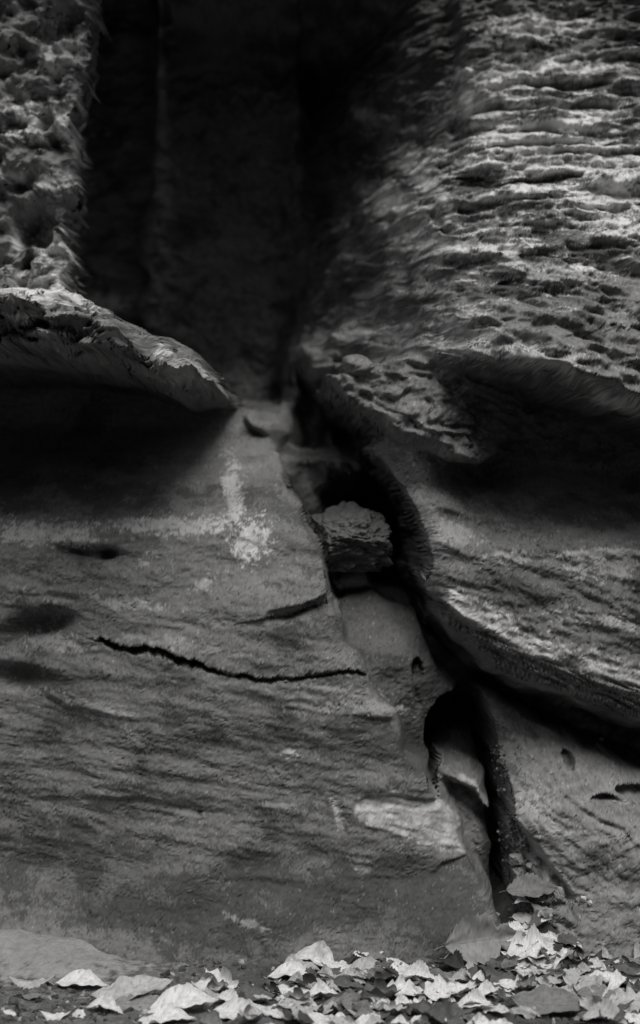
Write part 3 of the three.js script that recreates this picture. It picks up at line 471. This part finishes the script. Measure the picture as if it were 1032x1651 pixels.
// [x, y, length in pixels, type, variant, tone, yaw, pitch (0 lies flat, 90 stands facing the camera), roll, lift in mm, label]
const HEROES = [
  [133, 1582, 84, 'plain', 0, 'white', 5, 22, -4, 6, 'bright white leaf with a dark tip below the pale sand at the left'],
  [52, 1583, 74, 'plain', 1, 'pale', -4, 18, 2, 5, 'flat pale leaf at the far left beside the white leaf on the sand'],
  [214, 1601, 118, 'plain', 3, 'pale', 22, 26, 6, 16, 'large pale leaf sloping up to the right, topmost in the left heap'],
  [296, 1622, 112, 'plain', 0, 'white', 16, 24, 6, 22, 'largest white leaf lying across the right of the left heap'],
  [170, 1630, 62, 'plain', 2, 'white', -14, 28, -8, 14, 'white leaf corner at the left end of the left heap'],
  [232, 1618, 92, 'oak', 3, 'mid', 10, 32, -3, 10, 'broad grey leaf in the middle of the left heap'],
  [268, 1641, 90, 'plain', 0, 'white', 4, 22, 3, 14, 'white leaf at the bottom edge in front of the left heap'],
  [315, 1598, 58, 'plain', 1, 'white', 28, 20, 12, 16, 'short white leaf tilted up behind the largest white leaf'],
  [338, 1592, 34, 'plain', 4, 'dark', -10, 40, 8, 16, 'dark curled leaf beside the short tilted white leaf'],
  [90, 1637, 48, 'plain', 1, 'white', -5, 25, 0, 5, 'thin white sliver of leaf at the bottom left'],
  [55, 1608, 36, 'plain', 3, 'grey', 5, 20, 0, 3, 'dull small leaf pressed into the earth at the bottom left'],
  [514, 1553, 80, 'plain', 2, 'white', -28, 42, -16, 18, 'white folded leaf with a pointed peak near the middle of the wall foot'],
  [470, 1570, 76, 'plain', 0, 'white', 4, 18, 3, 12, 'slim white leaf pointing left under the peaked leaf'],
  [482, 1589, 74, 'plain', 1, 'grey', 3, 26, 0, 8, 'grey leaf lying under the slim white leaf'],
  [440, 1588, 28, 'plain', 1, 'white', 5, 20, 8, 6, 'tiny white leaf sliver left of the grey leaf'],
  [554, 1541, 46, 'toothed', 3, 'white', -18, 40, -8, 12, 'small ragged white leaf right of the peaked leaf'],
  [603, 1528, 70, 'toothed', 0, 'grey', 52, 62, 20, 24, 'grey toothed leaf standing upright against the wall foot'],
  [594, 1547, 46, 'toothed', 1, 'white', 6, 35, 0, 14, 'bright leaf below the upright toothed leaf'],
  [658, 1538, 66, 'plain', 3, 'dull', -6, 60, 4, 16, 'dull dark leaf right of the upright toothed leaf'],
  [592, 1564, 76, 'plain', 0, 'pale', 8, 30, 6, 14, 'slender pale leaf below the small ragged white leaf'],
  [648, 1577, 70, 'plain', 1, 'white', -8, 16, -2, 18, 'long narrow white leaf in the centre of the litter'],
  [519, 1607, 54, 'plain', 2, 'white', 8, 32, 4, 14, 'white square-ended leaf below the grey leaf'],
  [470, 1606, 46, 'plain', 3, 'white', -5, 28, 0, 8, 'white strip of leaf left of the square-ended leaf'],
  [354, 1589, 44, 'oak', 0, 'grey', 6, 30, -6, 10, 'curled grey leaf right of the left heap'],
  [338, 1609, 34, 'plain', 0, 'white', 12, 25, 4, 10, 'white leaf tip beside the curled grey leaf'],
  [400, 1608, 84, 'plain', 3, 'dull', -2, 36, 0, 8, 'dull broad leaf between the left heap and the white strip'],
  [388, 1637, 92, 'plain', 0, 'white', -14, 40, -6, 14, 'wide white leaf at the bottom edge left of the middle'],
  [446, 1633, 56, 'plain', 1, 'white', 14, 24, 6, 12, 'white leaf blade right of the wide bottom leaf'],
  [556, 1617, 72, 'plain', 4, 'grey', 36, 46, 10, 16, 'grey leaf leaning diagonally between white leaves'],
  [588, 1632, 56, 'plain', 1, 'pale', 18, 24, 6, 10, 'pale narrow leaf at the bottom middle'],
  [650, 1602, 66, 'oak', 2, 'white', -14, 36, -6, 16, 'white wavy leaf below the long narrow leaf'],
  [626, 1590, 46, 'plain', 5, 'grey', -50, 55, -10, 14, 'grey leaf standing on edge in the middle of the litter'],
  [487, 1643, 34, 'oak', 1, 'pale', 60, 55, 0, 10, 'pale upright leaf scrap at the bottom edge'],
  [776, 1540, 112, 'toothed', 3, 'mid', 24, 66, 8, 44, 'large smooth grey leaf standing against the wall below the scar'],
  [741, 1556, 48, 'plain', 2, 'white', -8, 38, -4, 22, 'small white leaf in front of the large smooth grey leaf'],
  [780, 1582, 100, 'plain', 0, 'dull', -4, 44, 0, 12, 'dull wide leaf below the small white leaf'],
  [716, 1577, 66, 'plain', 4, 'grey', -24, 40, -12, 16, 'curled grey leaf left of the dull wide leaf'],
  [738, 1587, 36, 'plain', 1, 'pale', 10, 35, 0, 14, 'pale curled tip under the curled grey leaf'],
  [676, 1584, 54, 'toothed', 0, 'white', -12, 34, -6, 18, 'white leaf with a toothed end right of the long narrow leaf'],
  [710, 1610, 50, 'lobed', 3, 'white', 20, 50, 10, 20, 'white lobed leaf near the bottom right of the middle'],
  [672, 1604, 36, 'plain', 0, 'white', -4, 25, 0, 10, 'short white leaf left of the white lobed leaf'],
  [835, 1505, 36, 'toothed', 3, 'white', 22, 38, 10, 12, 'small white toothed leaf below the cleft'],
  [878, 1490, 30, 'plain', 2, 'white', 50, 66, 20, 20, 'white upright leaf tip, highest in the pile below the cleft'],
  [876, 1512, 56, 'plain', 4, 'white', -12, 36, -6, 14, 'white folded leaf under the upright leaf tip'],
  [905, 1522, 36, 'oak', 1, 'pale', -28, 30, -6, 12, 'pale leaf end right of the folded leaf'],
  [860, 1538, 84, 'lobed', 0, 'white', 5, 42, 3, 18, 'bright white star-lobed leaf in the pile below the cleft'],
  [832, 1566, 56, 'plain', 5, 'grey', 34, 44, 6, 14, 'grey cupped leaf below the star-lobed leaf'],
  [872, 1568, 54, 'oak', 4, 'white', -6, 34, -2, 12, 'white curled leaf edge under the star-lobed leaf'],
  [890, 1591, 36, 'plain', 3, 'pale', -5, 50, 0, 14, 'pale rounded leaf above the large flat grey leaf'],
  [970, 1546, 42, 'plain', 2, 'pale', -22, 44, -10, 14, 'pale bent leaf over a dark gap at the right'],
  [945, 1553, 92, 'plain', 1, 'dull', -5, 30, -4, 8, 'long dull leaf beside the pale bent leaf'],
  [972, 1586, 74, 'plain', 3, 'white', 5, 32, 2, 14, 'long white leaf near the right edge'],
  [888, 1620, 122, 'plain', 3, 'grey', -5, 44, -2, 16, 'large flat grey leaf at the bottom right'],
  [968, 1615, 66, 'oak', 3, 'grey', -20, 52, -6, 18, 'mid grey wavy leaf right of the large flat leaf'],
  [1016, 1622, 72, 'oak', 0, 'pale', 10, 46, 2, 18, 'pale wavy leaf cut by the right edge'],
  [942, 1572, 36, 'plain', 2, 'pale', 30, 40, 10, 12, 'pale short leaf left of the long white leaf'],
  [848, 1633, 54, 'plain', 4, 'pale', -22, 30, -6, 14, 'pale curved strip in front of the large flat grey leaf'],
  [965, 1640, 40, 'oak', 5, 'pale', -50, 40, 0, 14, 'pale scrap at the bottom below the wavy leaf'],
  [857, 1436, 76, 'toothed', 3, 'grey', 2, 52, 4, 20, 'grey toothed leaf lodged in the cleft above the pile'],
  [878, 1466, 40, 'plain', 1, 'mid', -30, 40, -10, 10, 'narrow grey leaf sliding down the earth below the toothed leaf'],
  [848, 1480, 44, 'oak', 3, 'pale', 14, 34, 4, 10, 'pale wavy leaf at the bottom of the narrow slot'],
  [912, 1502, 48, 'plain', 3, 'grey', -24, 36, -8, 10, 'grey leaf resting on the earth right of the upright leaf tip'],
  [842, 1454, 24, 'toothed', 0, 'pale', 6, 30, 0, 6, 'tiny pale leaf under the toothed leaf in the cleft'],
  [404, 1545, 10, 'plain', 0, 'white', 10, 25, 0, 3, 'tiny white flake alone at the wall foot'],
];
for (const [X, Y, len, type, v, tone, yaw, pitch, roll, lift, label] of HEROES) {
  const o = leaf(type, v, tone); o.name = numbered('dead_leaf'); scene.add(o);
  const onRock = Y < 1475, z = onRock ? Math.max(nearHit(X, Y), surfaceZ(X, Y) + 0.025) : nearHit(X, Math.min(1668, Y + len * 0.12)), p = at(X, Y, z); o.position.set(p[0], Math.max(p[1], groundY(p[0], z) + lift / 1000), z);
  o.rotation.set((pitch > 55 ? pitch : pitch * 0.72) * Math.PI / 180, yaw * Math.PI / 180, roll * Math.PI / 180, 'YXZ'); const s = len * 1.08 / PX * (DIST - z) / DIST / Math.max(0.6, Math.cos(yaw * Math.PI / 180)); o.scale.setScalar(s);
  tag(o, label, 'leaf', 'dead leaves at the foot of the cliff');
}
{ // smaller leaves under and between them
  const r = rngOf(31), types = ['plain', 'oak', 'toothed', 'plain'], tones = ['dull', 'grey', 'pale', 'white', 'dark', 'pale', 'white', 'white', 'dull'];
  for (let i = 0; i < 290; i++) {
    const X = i < 235 ? 330 + 730 * r() : -20 + 1080 * r(), t = r(), Y = (X < 440 ? 1602 : X > 800 && X < 930 ? 1500 : X > 930 ? 1545 : 1556) + t * 118, tone = tones[Math.floor(r() * 9)], o = leaf(types[i % 4], i % 6, tone);
    o.name = numbered('leaf_scrap'); scene.add(o); const z = nearHit(X, Y), p = at(X, Y, z);
    o.position.set(p[0], groundY(p[0], z) + 0.003 + 0.014 * r(), z); o.rotation.set((2 + 24 * r()) * Math.PI / 180, (r() - 0.5) * 2.4, (r() - 0.5) * 0.4, 'YXZ'); o.scale.setScalar((26 + 46 * r()) / PX);
    const look = { white: 'small white', pale: 'small pale', mid: 'small greyish', grey: 'small grey', dull: 'small dull dark', dark: 'small nearly black' }[tone], where = X < 440 ? 'left of the peaked leaf' : X < 720 ? 'in the middle of the litter' : X < 900 ? 'below the foot of the cleft' : 'near the right edge';
    tag(o, look + ' leaf scrap half buried ' + where, 'leaf', look + ' leaf scraps ' + where);
  }
}
{ // crumbs of leaf, twig and grit
  const g = new THREE.IcosahedronGeometry(1, 0), n = 7200, m = new THREE.InstancedMesh(g, grey(1, { roughness: 1 }), n), r = rngOf(63), d = new THREE.Object3D(), c = new THREE.Color();
  for (let i = 0; i < n; i++) {
    let x, y, z;
    if (i < 6300) { x = -0.75 + 1.5 * r(); z = -0.05 + 0.75 * r(); y = groundY(x, z); }
    else { const t = r(), X = 800 + 30 * t + 40 * (r() - 0.5) * (0.5 + t) + 30 * t * t, Y = 1200 + 280 * t; z = surfaceZ(X, Y); [x, y] = at(X, Y, z); z += 0.002; }
    if (i < 6300 && x < -0.3 && z < 0.22) { z += 0.3; y = groundY(x, z); }
    const s = 0.001 + (i < 6300 ? 0.006 : 0.0024) * r() ** 4; d.position.set(x, y, z); d.scale.set(s * (1 + r()), s * (0.4 + 0.5 * r()), s * (1 + r())); d.rotation.set(r() * 6, r() * 6, r() * 6); d.updateMatrix(); m.setMatrixAt(i, d.matrix);
    const v = r() < 0.06 ? 0.35 : 0.03 + 0.10 * r(); m.setColorAt(i, c.setRGB(v, v, v));
  }
  m.name = 'leaf_crumbs'; m.castShadow = m.receiveShadow = true; tag(m, 'crumbs of leaf and grit strewn over the earth and the slot', 'litter', null, 'stuff'); scene.add(m);
}
renderer.render(scene, camera);
